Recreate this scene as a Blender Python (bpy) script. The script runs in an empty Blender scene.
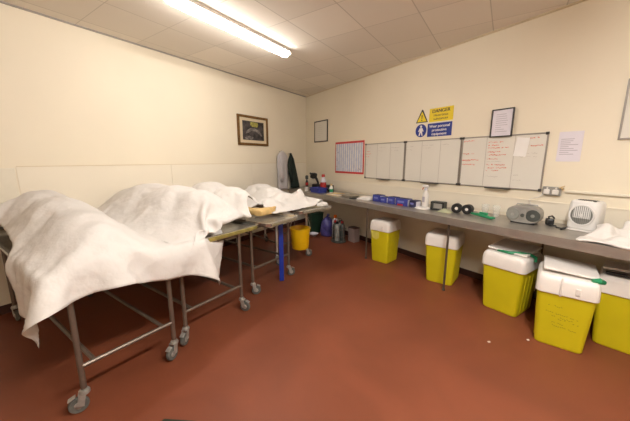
import bpy, bmesh, math, random
import numpy as np
from mathutils import Vector, Matrix
random.seed(7)
SC = bpy.context.scene
COL = SC.collection
PI = math.pi
R = math.radians

# ------------------------------------------------------------------ materials
def mat(name, col, rough=.6, metal=0., var=.06, scale=8., bump=0., bscale=60., spec=.5, transl=0., emit=None, alpha=1., trans=0., bdist=.01, coat=0., bdet=6., bdistort=0.):
    m = bpy.data.materials.new(name); m.use_nodes = True
    nt = m.node_tree; N = nt.nodes; Lk = nt.links
    b = N['Principled BSDF']; out = N['Material Output']
    tc = N.new('ShaderNodeTexCoord')
    nz = N.new('ShaderNodeTexNoise'); nz.inputs['Scale'].default_value = scale; nz.inputs['Detail'].default_value = 5
    Lk.new(tc.outputs['Object'], nz.inputs['Vector'])
    cr = N.new('ShaderNodeValToRGB')
    c = [max(0, x) for x in col[:3]]
    cr.color_ramp.elements[0].position = .3; cr.color_ramp.elements[1].position = .7
    cr.color_ramp.elements[0].color = [x*(1-var) for x in c]+[1]
    cr.color_ramp.elements[1].color = [min(1, x*(1+var)) for x in c]+[1]
    Lk.new(nz.outputs['Fac'], cr.inputs['Fac'])
    Lk.new(cr.outputs['Color'], b.inputs['Base Color'])
    b.inputs['Roughness'].default_value = rough; b.inputs['Metallic'].default_value = metal
    b.inputs['Specular IOR Level'].default_value = spec
    b.inputs['Coat Weight'].default_value = coat
    if trans: b.inputs['Transmission Weight'].default_value = trans
    if alpha < 1: b.inputs['Alpha'].default_value = alpha
    if emit:
        b.inputs['Emission Color'].default_value = list(emit[0])+[1]; b.inputs['Emission Strength'].default_value = emit[1]
    if bump:
        n2 = N.new('ShaderNodeTexNoise'); n2.inputs['Scale'].default_value = bscale; n2.inputs['Detail'].default_value = bdet; n2.inputs['Distortion'].default_value = bdistort
        Lk.new(tc.outputs['Object'], n2.inputs['Vector'])
        bp = N.new('ShaderNodeBump'); bp.inputs['Strength'].default_value = bump; bp.inputs['Distance'].default_value = bdist
        Lk.new(n2.outputs['Fac'], bp.inputs['Height']); Lk.new(bp.outputs['Normal'], b.inputs['Normal'])
    if transl:
        t = N.new('ShaderNodeBsdfTranslucent'); Lk.new(cr.outputs['Color'], t.inputs['Color'])
        mx = N.new('ShaderNodeMixShader'); mx.inputs[0].default_value = transl
        Lk.new(b.outputs[0], mx.inputs[1]); Lk.new(t.outputs[0], mx.inputs[2]); Lk.new(mx.outputs[0], out.inputs['Surface'])
    return m

M = {}
M['wall'] = mat('cream_paint', (.80, .715, .57), .5, var=.025, scale=1.2, bump=.06, bscale=90, spec=.3)
M['cladding'] = mat('pale_wall_cladding', (.80, .725, .60), .35, var=.02, scale=1.0, spec=.4)
M['trimwhite'] = mat('white_gloss_trim', (.74, .68, .56), .35, var=.03)
M['skirt'] = mat('dark_red_coving', (.060, .022, .016), .45, var=.2)
M['steel'] = mat('stainless_steel', (.50, .47, .42), .30, .9, var=.12, scale=5, bump=.03, bscale=40)
M['steel_dark'] = mat('dull_steel_tube', (.19, .15, .12), .42, .65, var=.15, scale=9)
M['steel_bench'] = mat('bench_steel', (.44, .41, .37), .38, .75, var=.14, scale=6, bump=.03, bscale=30)
M['tray'] = mat('tray_steel', (.60, .57, .50), .25, .85, var=.15, scale=7)
M['brass'] = mat('yellowish_tray_edge', (.42, .36, .12), .35, .6, var=.35, scale=11)  # patchy yellowish tone for the tray end band
M['rubber'] = mat('grey_rubber', (.10, .10, .09), .6, var=.2)
M['castermetal'] = mat('zinc_caster', (.42, .41, .38), .4, .6, var=.2, scale=30)
M['black'] = mat('black_plastic', (.012, .012, .013), .4, var=.3)
M['darkgrey'] = mat('dark_grey_plastic', (.05, .055, .05), .5, var=.2)
M['binyellow'] = mat('yellow_bin_plastic', (.60, .51, .008), .42, var=.05, scale=3, bump=.05, bscale=14)
M['binlid'] = mat('white_bin_lid', (.78, .73, .68), .45, var=.04)
M['biggreen'] = mat('green_plastic', (.01, .22, .09), .4, var=.15)
M['ink'] = mat('faded_ink', (.20, .19, .02), .6)
M['sheet'] = mat('white_nonwoven_sheet', (.74, .70, .665), .8, var=.03, scale=3, bump=.42, bscale=10, bdist=.03, bdet=3., bdistort=0., spec=.2, transl=.10)
M['paper'] = mat('white_paper', (.80, .77, .74), .7, var=.02)
M['lilac'] = mat('lilac_paper', (.72, .67, .73), .7, var=.02)
M['print'] = mat('grey_print', (.42, .38, .42), .7)
M['printdark'] = mat('dark_print', (.10, .09, .09), .7)
M['board'] = mat('whiteboard_enamel', (.72, .68, .61), .16, var=.02, scale=2, spec=.5)
M['alu'] = mat('aluminium_trim', (.34, .31, .28), .4, .6, var=.1)
M['redpen'] = mat('red_marker', (.70, .22, .16), .7)
M['greypen'] = mat('grey_marker', (.50, .45, .40), .7)
M['blackframe'] = mat('black_frame', (.03, .027, .025), .4, var=.2)
M['gold'] = mat('antique_gilt_wood', (.17, .085, .022), .4, .3, var=.35, scale=25, bump=.2, bscale=50)
M['mount'] = mat('cream_mount', (.66, .55, .38), .7, var=.03)
M['redframe'] = mat('red_card', (.55, .04, .04), .6)
M['bluegrid'] = mat('pale_blue_print', (.50, .52, .66), .7)
M['signyellow'] = mat('sign_yellow', (.80, .60, .01), .5, var=.03)
M['signblue'] = mat('sign_blue', (.012, .03, .24), .5, var=.05)
M['signwhite'] = mat('sign_white', (.80, .76, .74), .5)
M['signblack'] = mat('sign_black', (.02, .02, .02), .5)
M['bucket'] = mat('yellow_bucket', (.72, .43, .004), .35, var=.06)
M['bluebar'] = mat('blue_plastic', (.006, .03, .30), .4, var=.15)
M['whitebar'] = mat('white_plastic', (.74, .70, .66), .4, var=.05)
M['bluebox'] = mat('blue_carton', (.035, .045, .27), .45, var=.15, scale=30)
M['bluedark'] = mat('navy_carton', (.02, .02, .07), .5, var=.2)
M['boxwhite'] = mat('white_carton', (.62, .60, .66), .6)
M['red'] = mat('red_plastic', (.42, .02, .02), .45, var=.2)
M['cloth'] = mat('white_coat_cloth', (.50, .47, .48), .85, var=.06, bump=.2, bscale=30)
M['darkcloth'] = mat('black_green_cloth', (.007, .016, .012), .8, var=.3, bump=.2, bscale=30)
M['silver'] = mat('silver_plastic', (.34, .33, .31), .35, .4, var=.1)
M['greyplastic'] = mat('grey_plastic', (.22, .22, .20), .5, var=.15)
M['fanwhite'] = mat('fan_white_plastic', (.72, .70, .68), .4, var=.03)
M['fandark'] = mat('fan_grille_grey', (.10, .095, .085), .5, var=.3)
M['skin'] = mat('skin_tan', (.60, .40, .16), .55, var=.12, scale=20, bump=.15, bscale=60)
M['bag'] = mat('violet_blue_polythene', (.07, .06, .22), .3, var=.45, scale=10, bump=.5, bscale=18, bdist=.03)
M['orange'] = mat('orange_plastic', (.6, .12, .01), .4)
M['clear'] = mat('clear_plastic', (.85, .84, .78), .15, var=.02, alpha=.18)
M['tan'] = mat('tan_card', (.62, .46, .24), .7)
M['diffuser'] = mat('lit_diffuser', (.9, .88, .82), .5, emit=((1., .965, .91), 33.))
M['diffuser_bright'] = mat('lit_diffuser_boosted', (.9, .88, .82), .5, emit=((1., .975, .935), 145.))  # emission raised far above the visible batten to brighten the right wall
M['fitting'] = mat('fitting_enamel', (.50, .45, .38), .4, var=.03)
M['speck'] = mat('paper_scrap', (.7, .6, .55), .8)
M['bow'] = mat('blue_net', (.05, .07, .30), .5, var=.3, scale=20)

def floor_mat():
    m = bpy.data.materials.new('red_sheet_vinyl'); m.use_nodes = True
    nt = m.node_tree; N = nt.nodes; K = nt.links; b = N['Principled BSDF']
    tc = N.new('ShaderNodeTexCoord')
    a = N.new('ShaderNodeTexNoise'); a.inputs['Scale'].default_value = 260; a.inputs['Detail'].default_value = 3
    c = N.new('ShaderNodeTexNoise'); c.inputs['Scale'].default_value = 1.6; c.inputs['Detail'].default_value = 7; c.inputs['Distortion'].default_value = .6
    for n in (a, c): K.new(tc.outputs['Object'], n.inputs['Vector'])
    r1 = N.new('ShaderNodeValToRGB'); r1.color_ramp.elements[0].position = .35; r1.color_ramp.elements[1].position = .68
    r1.color_ramp.elements[0].color = (.175, .048, .023, 1); r1.color_ramp.elements[1].color = (.228, .070, .034, 1)
    K.new(a.outputs['Fac'], r1.inputs['Fac'])
    r2 = N.new('ShaderNodeValToRGB'); r2.color_ramp.elements[0].position = .3; r2.color_ramp.elements[1].position = .72
    r2.color_ramp.elements[0].color = (.82, .80, .78, 1); r2.color_ramp.elements[1].color = (1.1, 1.08, 1.05, 1)
    K.new(c.outputs['Fac'], r2.inputs['Fac'])
    mx = N.new('ShaderNodeMix'); mx.data_type = 'RGBA'; mx.blend_type = 'MULTIPLY'; mx.inputs[0].default_value = 1
    K.new(r1.outputs[0], mx.inputs[6]); K.new(r2.outputs[0], mx.inputs[7]); K.new(mx.outputs[2], b.inputs['Base Color'])
    r3 = N.new('ShaderNodeMapRange'); r3.inputs[3].default_value = .36; r3.inputs[4].default_value = .58
    K.new(c.outputs['Fac'], r3.inputs[0]); K.new(r3.outputs[0], b.inputs['Roughness'])
    b.inputs['Specular IOR Level'].default_value = .28
    bp = N.new('ShaderNodeBump'); bp.inputs['Strength'].default_value = .12; bp.inputs['Distance'].default_value = .004
    K.new(a.outputs['Fac'], bp.inputs['Height']); K.new(bp.outputs[0], b.inputs['Normal'])
    return m
M['floor'] = floor_mat()

def ceil_mat():
    m = bpy.data.materials.new('ceiling_tiles'); m.use_nodes = True
    nt = m.node_tree; N = nt.nodes; K = nt.links; b = N['Principled BSDF']
    tc = N.new('ShaderNodeTexCoord'); sp = N.new('ShaderNodeSeparateXYZ'); K.new(tc.outputs['Object'], sp.inputs[0])
    def mth(op, x, y=None):
        n = N.new('ShaderNodeMath'); n.operation = op
        for i, v in enumerate((x, y)):
            if v is None: continue
            if isinstance(v, (int, float)): n.inputs[i].default_value = v
            else: K.new(v, n.inputs[i])
        return n.outputs[0]
    dist = []; ids = []
    for ax, s, o in (('X', .588, .18), ('Y', .6, .1)):
        q = mth('DIVIDE', mth('SUBTRACT', sp.outputs[ax], o), s)
        ids.append(mth('FLOOR', q)); f = mth('FRACT', q)
        dist.append(mth('MINIMUM', f, mth('SUBTRACT', 1., f)))
    dmin = mth('MINIMUM', dist[0], mth('ADD', mth('MULTIPLY', dist[1], 1.0), .0025))
    line = N.new('ShaderNodeMapRange'); line.inputs[1].default_value = .004; line.inputs[2].default_value = .012
    K.new(dmin, line.inputs[0])
    cb = N.new('ShaderNodeCombineXYZ'); K.new(ids[0], cb.inputs[0]); K.new(ids[1], cb.inputs[1])
    wn = N.new('ShaderNodeTexWhiteNoise'); K.new(cb.outputs[0], wn.inputs['Vector'])
    tile = N.new('ShaderNodeMapRange'); tile.inputs[3].default_value = .93; tile.inputs[4].default_value = 1.04; K.new(wn.outputs['Value'], tile.inputs[0])
    nz = N.new('ShaderNodeTexNoise'); nz.inputs['Scale'].default_value = 120; K.new(tc.outputs['Object'], nz.inputs['Vector'])
    sc = N.new('ShaderNodeVectorMath'); sc.operation = 'SCALE'; sc.inputs[0].default_value = (.80, .73, .64); K.new(tile.outputs[0], sc.inputs['Scale'])
    mx = N.new('ShaderNodeMix'); mx.data_type = 'RGBA'; K.new(line.outputs[0], mx.inputs[0])
    mx.inputs[6].default_value = (.56, .505, .43, 1); K.new(sc.outputs[0], mx.inputs[7]); K.new(mx.outputs[2], b.inputs['Base Color'])
    b.inputs['Roughness'].default_value = .9; b.inputs['Specular IOR Level'].default_value = .1
    bp = N.new('ShaderNodeBump'); bp.inputs['Strength'].default_value = .2; bp.inputs['Distance'].default_value = .003
    K.new(nz.outputs['Fac'], bp.inputs['Height']); K.new(bp.outputs[0], b.inputs['Normal'])
    return m
M['ceiling'] = ceil_mat()

# ------------------------------------------------------------------ mesh helpers
class MB:
    def __init__(s): s.bm = bmesh.new()
    def box(s, c, d, rot=None, bev=0.):
        bm = s.bm
        r = bmesh.ops.create_cube(bm, size=1)
        vs = r['verts']
        for v in vs: v.co = Vector((v.co.x*d[0], v.co.y*d[1], v.co.z*d[2]))
        if bev:
            es = list({e for v in vs for e in v.link_edges})
            rb = bmesh.ops.bevel(bm, geom=es, offset=bev, segments=2, profile=.5, affect='EDGES')
            vs = list({v for f in rb['faces'] for v in f.verts} | {v for v in vs if v.is_valid})
        if rot is not None:
            for v in vs: v.co = rot @ v.co
        for v in vs: v.co += Vector(c)
        return s
    def loft(s, rings, cap=True):
        """rings: lists of points, equal length, closed"""
        bm = s.bm; L = []
        for rg in rings: L.append([bm.verts.new(p) for p in rg])
        n = len(L[0])
        for a, b in zip(L, L[1:]):
            for i in range(n):
                bm.faces.new((a[i], a[(i+1) % n], b[(i+1) % n], b[i]))
        if cap:
            bm.faces.new(list(reversed(L[0]))); bm.faces.new(L[-1])
        return s
    def tube(s, pts, r, seg=12, cap=True):
        pts = [Vector(p) for p in pts]
        rad = r if isinstance(r, (list, tuple)) else [r]*len(pts)
        rings = []; up = None
        for i, p in enumerate(pts):
            a = pts[max(i-1, 0)]; b = pts[min(i+1, len(pts)-1)]
            t = (b-a).normalized()
            if up is None:
                up = Vector((0, 0, 1)) if abs(t.z) < .9 else Vector((1, 0, 0))
            u = (up - t*up.dot(t))
            if u.length < 1e-5: u = Vector((1, 0, 0)).cross(t)
            u.normalize(); w = t.cross(u); up = u
            rings.append([p+(u*math.cos(2*PI*k/seg)+w*math.sin(2*PI*k/seg))*rad[i] for k in range(seg)])
        return s.loft(rings, cap)
    def lathe(s, prof, c=(0, 0, 0), seg=28, axis='z', cap=True):
        rings = []
        for r, z in prof:
            rg = []
            for k in range(seg):
                a = 2*PI*k/seg; x, y = r*math.cos(a), r*math.sin(a)
                p = {'z': (x, y, z), 'y': (x, z, -y), 'x': (z, x, y)}[axis]
                rg.append(Vector(p)+Vector(c))
            rings.append(rg)
        return s.loft(rings, cap)
    def poly(s, pts, z0, z1, plane='xy'):
        def mk(p, q):
            return (p[0], p[1], q) if plane == 'xy' else (p[0], q, p[1])
        return s.loft([[mk(p, z0) for p in pts], [mk(p, z1) for p in pts]])
    def build(s, name, m, parent=None, smooth=False, loc=None, rotz=0):
        bmesh.ops.recalc_face_normals(s.bm, faces=s.bm.faces[:])
        me = bpy.data.meshes.new(name); s.bm.to_mesh(me); s.bm.free()
        if smooth:
            for p in me.polygons: p.use_smooth = True
            if smooth == 'auto':
                me.set_sharp_from_angle(angle=R(35))
        me.materials.append(M[m] if isinstance(m, str) else m)
        o = bpy.data.objects.new(name, me); COL.objects.link(o)
        if parent: o.parent = parent
        if loc is not None: o.location = loc; o.rotation_euler[2] = rotz
        return o

def rr(w, d, r, z, cx=0, cy=0, n=5):
    """rounded rectangle ring"""
    pts = []
    for sx, sy, a0 in ((1, 1, 0), (-1, 1, 90), (-1, -1, 180), (1, -1, 270)):
        for k in range(n):
            a = R(a0+90*k/(n-1))
            pts.append((cx+sx*(w/2-r)+r*math.cos(a), cy+sy*(d/2-r)+r*math.sin(a), z))
    return pts

def tag(o, label, cat, group=None):
    o['label'] = label; o['category'] = cat
    if group: o['group'] = group
    return o
def thing(name, loc, rz, label, cat, group=None):
    o = bpy.data.objects.new(name, None); COL.objects.link(o)
    o.empty_display_size = .1
    o.location = loc; o.rotation_euler = (0, 0, rz)
    return tag(o, label, cat, group)
def struct(o):
    o['kind'] = 'structure'; return o
def dup(root, loc, rz, label):
    r = root.copy(); COL.objects.link(r); r.location = loc; r.rotation_euler = (0, 0, rz); r['label'] = label
    def _u(a, b):
        for ch in a.children:
            c = ch.copy(); COL.objects.link(c); c.parent = b; rec_map(ch, c)
    def rec_map(ch, c):
        for g in list(ch.children):
            d = g.copy(); COL.objects.link(d); d.parent = c
    for ch in list(root.children):
        c = ch.copy(); COL.objects.link(c); c.parent = r; rec_map(ch, c)
    return r
def text_mesh(s, size, depth=.0006):
    cu = bpy.data.curves.new('t', 'FONT'); cu.body = s; cu.size = size; cu.extrude = depth; cu.align_x = 'CENTER'; cu.align_y = 'CENTER'
    o = bpy.data.objects.new('t', cu); COL.objects.link(o)
    bpy.context.view_layer.update()
    me = bpy.data.meshes.new_from_object(o.evaluated_get(bpy.context.evaluated_depsgraph_get()))
    bpy.data.objects.remove(o)
    return me
def add_text(mb, s, size, c, stretch=1., bold=0):
    """text upright in the local xz plane facing -y"""
    me = text_mesh(s, size)
    T = Matrix.Translation(c) @ Matrix.Rotation(PI/2, 4, 'X') @ Matrix.Diagonal((stretch, 1, 1, 1))
    for dx in ((0,) if not bold else (-bold, 0, bold)):
        m2 = me.copy(); m2.transform(Matrix.Translation((dx, -abs(dx)*.1, 0)) @ T); mb.bm.from_mesh(m2); bpy.data.meshes.remove(m2)
    bpy.data.meshes.remove(me)

# ------------------------------------------------------------------ room frame
CZ = 2.92
ANG = R(-22.4); WC, WS = math.cos(ANG), math.sin(ANG)
CORN = (0, 5.526)
def WR(s, off, z=0.):      # s along the oblique right wall from the corner, off = distance into the room
    return Vector((CORN[0]+WC*s+WS*off, CORN[1]+WS*s-WC*off, z))
XR, YB = 6.5, -1.7
YR = CORN[1]+WS/WC*XR
T = .12
struct(MB().poly([(-T, YB-T), (XR+T, YB-T), (XR+T, YR+T), (-T, CORN[1]+.25)], -.1, 0).build('floor', 'floor'))
struct(MB().poly([(-T, YB-T), (XR+T, YB-T), (XR+T, YR+T), (-T, CORN[1]+.25)], CZ, CZ+.1).build('ceiling', 'ceiling'))
struct(MB().box((-T/2, (YB+CORN[1])/2, CZ/2), (T, CORN[1]-YB, CZ)).build('wall_left', 'wall'))
Lr = XR/WC
struct(MB().box((Lr/2, T/2, CZ/2), (Lr, T, CZ)).build('wall_right', 'wall', loc=WR(0, 0), rotz=ANG))
struct(MB().box((XR+T/2, (YB+YR)/2, CZ/2), (T, YR-YB, CZ)).build('wall_far', 'wall'))
struct(MB().box((XR/2, YB-T/2, CZ/2), (XR, T, CZ)).build('wall_back', 'wall'))
# door on the wall behind the camera
d = struct(MB().box((5.2, YB+.02, 1.02), (.86, .04, 2.04), bev=.004).build('door_1', 'trimwhite'))
MB().tube([(4.86, YB+.04, 1.0), (4.86, YB+.09, 1.0), (4.97, YB+.09, 1.0)], .01).build('door_handle', 'steel', d)
struct(MB().box((5.2, YB+.03, 2.07), (1.0, .06, .06)).box((4.73, YB+.03, 1.02), (.06, .06, 2.04)).box((5.67, YB+.03, 1.02), (.06, .06, 2.04)).build('trim_1', 'trimwhite'))
# skirting coves
struct(MB().box((.008, (YB+CORN[1])/2, .045), (.016, CORN[1]-YB-.02, .09)).build('baseboard_left', 'skirt'))
struct(MB().box((Lr/2, -.008, .04), (Lr-.05, .016, .08)).build('baseboard_right', 'skirt', loc=WR(0, 0), rotz=ANG))
# ceiling edge angle
struct(MB().box((.012, (YB+CORN[1])/2, CZ-.006), (.024, CORN[1]-YB-.02, .012)).build('trim_2', 'alu'))
struct(MB().box((Lr/2, -.012, CZ-.006), (Lr-.05, .024, .012)).build('trim_3', 'mount', loc=WR(0, 0), rotz=ANG))
# low wall cladding on the left wall with a thin capping
mb = MB()
y = .66
while y < CORN[1]-.1:
    y2 = min(y+1.55, CORN[1]-.03)
    mb.box((.003, (y+y2)/2, .76), (.006, y2-y-.004, 1.34)); y = y2
struct(mb.build('trim_4', 'cladding'))
struct(MB().box((.005, (.66+CORN[1])/2-.01, 1.434), (.010, CORN[1]-.69, .007)).build('trim_5', 'mount'))
struct(MB().box((.006, -.4, .755), (.012, 2.1, 1.33), bev=.003).build('trim_6', 'trimwhite'))
# white upstand behind the counter and capping strip, service rail
struct(MB().box((Lr/2, -.006, .985), (Lr-.1, .012, .16)).box((Lr/2, -.009, 1.07), (Lr-.1, .018, .012)).build('trim_7', 'cladding', loc=WR(0, 0), rotz=ANG))
struct(MB().box((5.92, -.012, 1.193), (2.13, .024, .022), bev=.003).build('trim_8', 'trimwhite', loc=WR(0, 0), rotz=ANG))

# ------------------------------------------------------------------ ceiling lights
def light(x, y0, y1, label, dm='diffuser'):
    t = thing('fluorescent_light', (x, (y0+y1)/2, CZ), 0, label, 'light', 'fluorescent battens on the ceiling')
    L = y1-y0
    MB().box((0, 0, -.018), (.13, L, .036), bev=.004).build('backing_tray', 'fitting', t)
    pts = []
    rings = []
    for yy, k in ((-L/2+.004, .55), (-L/2+.02, .9), (-L/2+.05, 1), (L/2-.05, 1), (L/2-.02, .9), (L/2-.004, .55)):
        rg = []
        for j in range(13):
            a = PI*j/12
            rg.append((.058*k*math.cos(a), yy, -.036-.062*k*math.sin(a)))
        rings.append(rg)
    MB().loft(rings).build('diffuser', dm, t, smooth='auto')
    for sy in (-1, 1):
        MB().box((0, sy*(L/2+.006), -.034), (.12, .012, .06), bev=.005).build('end_cap', 'fitting', t)
    return t
light(1.43, 1.50, 3.12, 'long lit fluorescent batten over the sheeted trolleys')
light(4.35, .0, 1.8, 'lit fluorescent batten over the counter side of the room, out of frame', 'diffuser_bright')

# ------------------------------------------------------------------ picture on left wall etc.
def LW(y, z, off=0.): return (off, y, z)
def on_left(name, y, z, label, cat, group=None): return thing(name, (0, y, z), PI/2, label, cat, group)
def on_right(name, s, z, label, cat, group=None, off=0.): return thing(name, WR(s, off, z), ANG, label, cat, group)
def frame_mb(w, h, b, dep, y0=0.):
    m = MB(); yc = y0-dep/2
    for sx in (-1, 1): m.box((sx*(w/2-b/2), yc, 0), (b, dep, h), bev=min(b, dep)*.2)
    for sz in (-1, 1): m.box((0, yc, sz*(h/2-b/2)), (w-2*b+.002, dep, b), bev=min(b, dep)*.2)
    return m
pic = on_left('framed_painting', 3.83, 2.025, 'dark painting with cream mount in gilt frame on left wall', 'picture')
frame_mb(.76, .53, .045, .03).build('frame', 'gold', pic)
MB().box((0, -.008, 0), (.68, .012, .45)).build('mount', 'mount', pic)
def painting_mat():
    m = bpy.data.materials.new('dark_oil_painting'); m.use_nodes = True
    N = m.node_tree.nodes; K = m.node_tree.links; b = N['Principled BSDF']
    tc = N.new('ShaderNodeTexCoord')
    n = N.new('ShaderNodeTexNoise'); n.inputs['Scale'].default_value = 11; n.inputs['Detail'].default_value = 6; K.new(tc.outputs['Object'], n.inputs['Vector'])
    r = N.new('ShaderNodeValToRGB'); e = r.color_ramp.elements
    e[0].position = .38; e[0].color = (.012, .010, .014, 1); e[1].position = .75; e[1].color = (.12, .10, .10, 1)
    K.new(n.outputs['Fac'], r.inputs[0]); K.new(r.outputs[0], b.inputs['Base Color']); b.inputs['Roughness'].default_value = .3
    return m
MB().box((0, -.016, .0), (.53, .004, .335)).build('canvas', painting_mat(), pic)
m = MB()   # pale reclining shape and yellow lamp glow as painted patches
pts = [(-.20, -.06), (-.17, .0), (-.08, .045), (.02, .05), (.12, .02), (.20, -.05), (.21, -.09), (.14, -.05), (.05, -.005), (-.05, .0), (-.13, -.04)]
m.poly(pts, -.0205, -.018, 'xz'); m.poly([(-.22, -.13), (-.12, -.09), (.0, -.12), (-.05, -.155), (-.2, -.16)], -.0205, -.018, 'xz')
m.build('painted_figure', mat('painted_grey', (.20, .18, .17), .4, var=.6, scale=18), pic)
MB().poly([(-.07, .155), (.10, .155), (.12, .11), (.09, .07), (-.03, .07), (-.08, .10)], -.0205, -.018, 'xz').build('painted_lamp', mat('painted_yellow_green', (.32, .30, .07), .4, var=.5, scale=22), pic)

def sheet_lines(w, h, n, m, seed, y0, frac=.8, th=.004, left=True):
    rnd = random.Random(seed)
    for i in range(n):
        z = h/2-h*(i+.7)/(n+.4)
        L = w*frac*rnd.uniform(.45, 1)
        cx = (-w*frac/2+L/2) if left else 0
        m.box((cx, y0, z), (L, .0008, th))
    return m
f1 = on_right('framed_notice', .62, 2.105, 'small black-framed certificate on wall near the far corner', 'picture')
frame_mb(.50, .45, .022, .02).build('frame', 'blackframe', f1)
MB().box((0, -.006, 0), (.47, .01, .42)).build('sheet', 'board', f1)
sheet_lines(.34, .30, 7, MB(), 3, -.0114).build('printed_lines', 'greypen', f1)

pl = on_right('year_planner', 1.56, 1.54, 'red-edged year planner chart left of the whiteboards', 'chart')
MB().box((0, -.004, 0), (.84, .008, .61)).build('backing', 'redframe', pl)
MB().box((.0, -.0095, .0), (.79, .003, .535)).build('chart_sheet', 'paper', pl)
m = MB()
for i in range(12):
    for j in range(8):
        m.box((-.355+i*.0645, -.0114, -.235+j*.067), (.036 if (i+j) % 3 else .05, .0008, .066))
m.build('printed_grid', 'bluegrid', pl)
m = MB()
for i in range(14): m.box((-.39+i*.06, -.0114, 0), (.003, .0008, .52))
for (a, c) in ((-.36, -.18), (-.35, -.05), (-.33, .1), (.28, -.23), (.3, -.2), (.33, -.22)): m.box((a, -.0122, c), (.03, .001, .02))
m.build('printed_marks', 'print', pl)

def squig(m, x, z, L, rnd, th=.005):
    n = max(3, int(L/.018))
    for i in range(n):
        if rnd.random() < .12: continue
        m.box((x+L*(i+.5)/n, -.0125, z+rnd.uniform(-.004, .004)), (L/n*.9, .0008, th*rnd.uniform(.6, 2.2)), Matrix.Rotation(rnd.uniform(-.5, .5), 3, 'Y'))
def whiteboard(s0, s1, label, marks):
    w = s1-s0
    t = on_right('whiteboard', (s0+s1)/2, 1.475, label, 'whiteboard', 'ruled whiteboards in a row over the counter')
    MB().box((0, -.005, 0), (w-.004, .01, .595)).build('writing_surface', 'board', t)
    frame_mb(w, .60, .014, .016).build('frame', 'alu', t)
    for sx in (-1, 1):
        for sz in (-1, 1):
            if sz == 1 or True:
                MB().box((sx*(w/2-.012), -.011, sz*.29), (.028, .022, .028), bev=.005).build('corner_clip', 'blackframe', t)
    m = MB()
    for k in (1, 2): m.box((-w/2+w*k/3, -.0107, 0), (.006, .0014, .57))
    m.build('ruled_lines', 'greypen', t)
    MB().box((.03, -.035, -.30), (.26, .06, .012), bev=.004).build('pen_tray', 'blackframe', t)
    rnd = random.Random(int(s0*100))
    red, gr = MB(), MB(); nr = ng = 0
    for col, zf, L, c in marks:
        x = -w/2+w*col/3+.02
        z = .285-zf*.57
        if c == 'r': squig(red, x, z, L, rnd); nr += 1
        else: squig(gr, x, z, L, rnd, .003); ng += 1
    if nr: red.build('red_writing', 'redpen', t)
    if ng: gr.build('grey_writing', 'greypen', t)
    return t
whiteboard(2.02, 2.885, 'whiteboard beside the red year planner, furthest left of three', [(0, .1, .12, 'g'), (0, .2, .10, 'r'), (0, .28, .12, 'r'), (0, .36, .08, 'r'), (0, .44, .1, 'g'), (1, .1, .16, 'g'), (1, .2, .1, 'g'), (2, .12, .18, 'g'), (2, .2, .14, 'g'), (0, .62, .06, 'g')])
whiteboard(2.895, 3.765, 'nearly blank whiteboard under the danger sign, middle of three', [(0, .12, .14, 'g'), (0, .2, .1, 'g'), (1, .1, .18, 'g'), (1, .17, .12, 'g'), (2, .1, .1, 'g')])
wb3 = whiteboard(3.775, 4.66, 'whiteboard with red writing and taped paper, right end of three', [(0, .06, .15, 'r'), (0, .33, .14, 'r'), (0, .46, .2, 'r'), (0, .48, .1, 'r'), (0, .56, .16, 'r'), (1, .1, .16, 'r'), (1, .17, .14, 'r'), (1, .22, .22, 'r'), (1, .30, .14, 'r'), (1, .36, .2, 'r'), (1, .44, .12, 'r'), (1, .5, .18, 'g'), (1, .56, .2, 'r'), (1, .62, .22, 'r'), (1, .68, .14, 'r'), (1, .8, .14, 'g'), (2, .06, .2, 'r'), (2, .2, .24, 'r'), (2, .34, .2, 'g'), (2, .4, .2, 'g'), (2, .75, .05, 'g'), (2, .85, .08, 'g')])
MB().box((.215, -.0125, .16), (.12, .001, .20), Matrix.Rotation(R(6), 3, 'Y')).build('note_paper', 'paper', wb3)

# signs
yb = on_right('danger_sign', 3.44, 2.103, 'yellow rectangular danger sign with black lettering', 'sign')
MB().box((0, -.002, 0), (.35, .004, .178)).build('sign_plate', 'signyellow', yb)
m = MB(); add_text(m, 'DANGER', .062, (0, -.0045, .048), 1.05, .002); add_text(m, 'Hazardous', .045, (0, -.0045, -.005), 1.1); add_text(m, 'substances', .045, (0, -.0045, -.052), 1.1)
m.build('lettering', 'signblack', yb)
bb = on_right('protective_equipment_sign', 3.43, 1.906, 'blue rectangular mandatory sign with white lettering', 'sign')
MB().box((0, -.002, 0), (.36, .004, .178)).build('sign_plate', 'signblue', bb)
m = MB(); add_text(m, 'Wear personal', .05, (0, -.0045, .048), 1.0, .0015); add_text(m, 'protective', .05, (0, -.0045, -.004), 1.05, .0015); add_text(m, 'equipment', .05, (0, -.0045, -.055), 1.05, .0015)
m.build('lettering', 'signwhite', bb)
tr = on_right('warning_triangle', 3.148, 2.022, 'yellow warning triangle with exclamation mark', 'sign')
MB().poly([(-.098, 0), (.098, 0), (.008, .178), (-.008, .178)], -.003, 0, 'xz').build('border', 'signblack', tr)
MB().poly([(-.078, .012), (.078, .012), (0, .150)], -.0042, -.002, 'xz').build('face', 'signyellow', tr)
MB().poly([(-.009, .105), (.009, .105), (.005, .05), (-.005, .05)], -.0055, -.004, 'xz').box((0, -.0048, .033), (.016, .0014, .016)).build('exclamation_mark', 'signblack', tr)
ci = on_right('mandatory_disc', 3.142, 1.912, 'round blue disc sign with white standing figure', 'sign')
MB().lathe([(.001, -.003), (.09, -.003), (.09, 0), (.001, 0)], axis='y', seg=40).build('disc', 'signblue', ci)
m = MB(); m.lathe([(.001, -.0045), (.017, -.0045), (.017, -.003), (.001, -.003)], (0, 0, .056), axis='y', seg=20)
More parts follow.
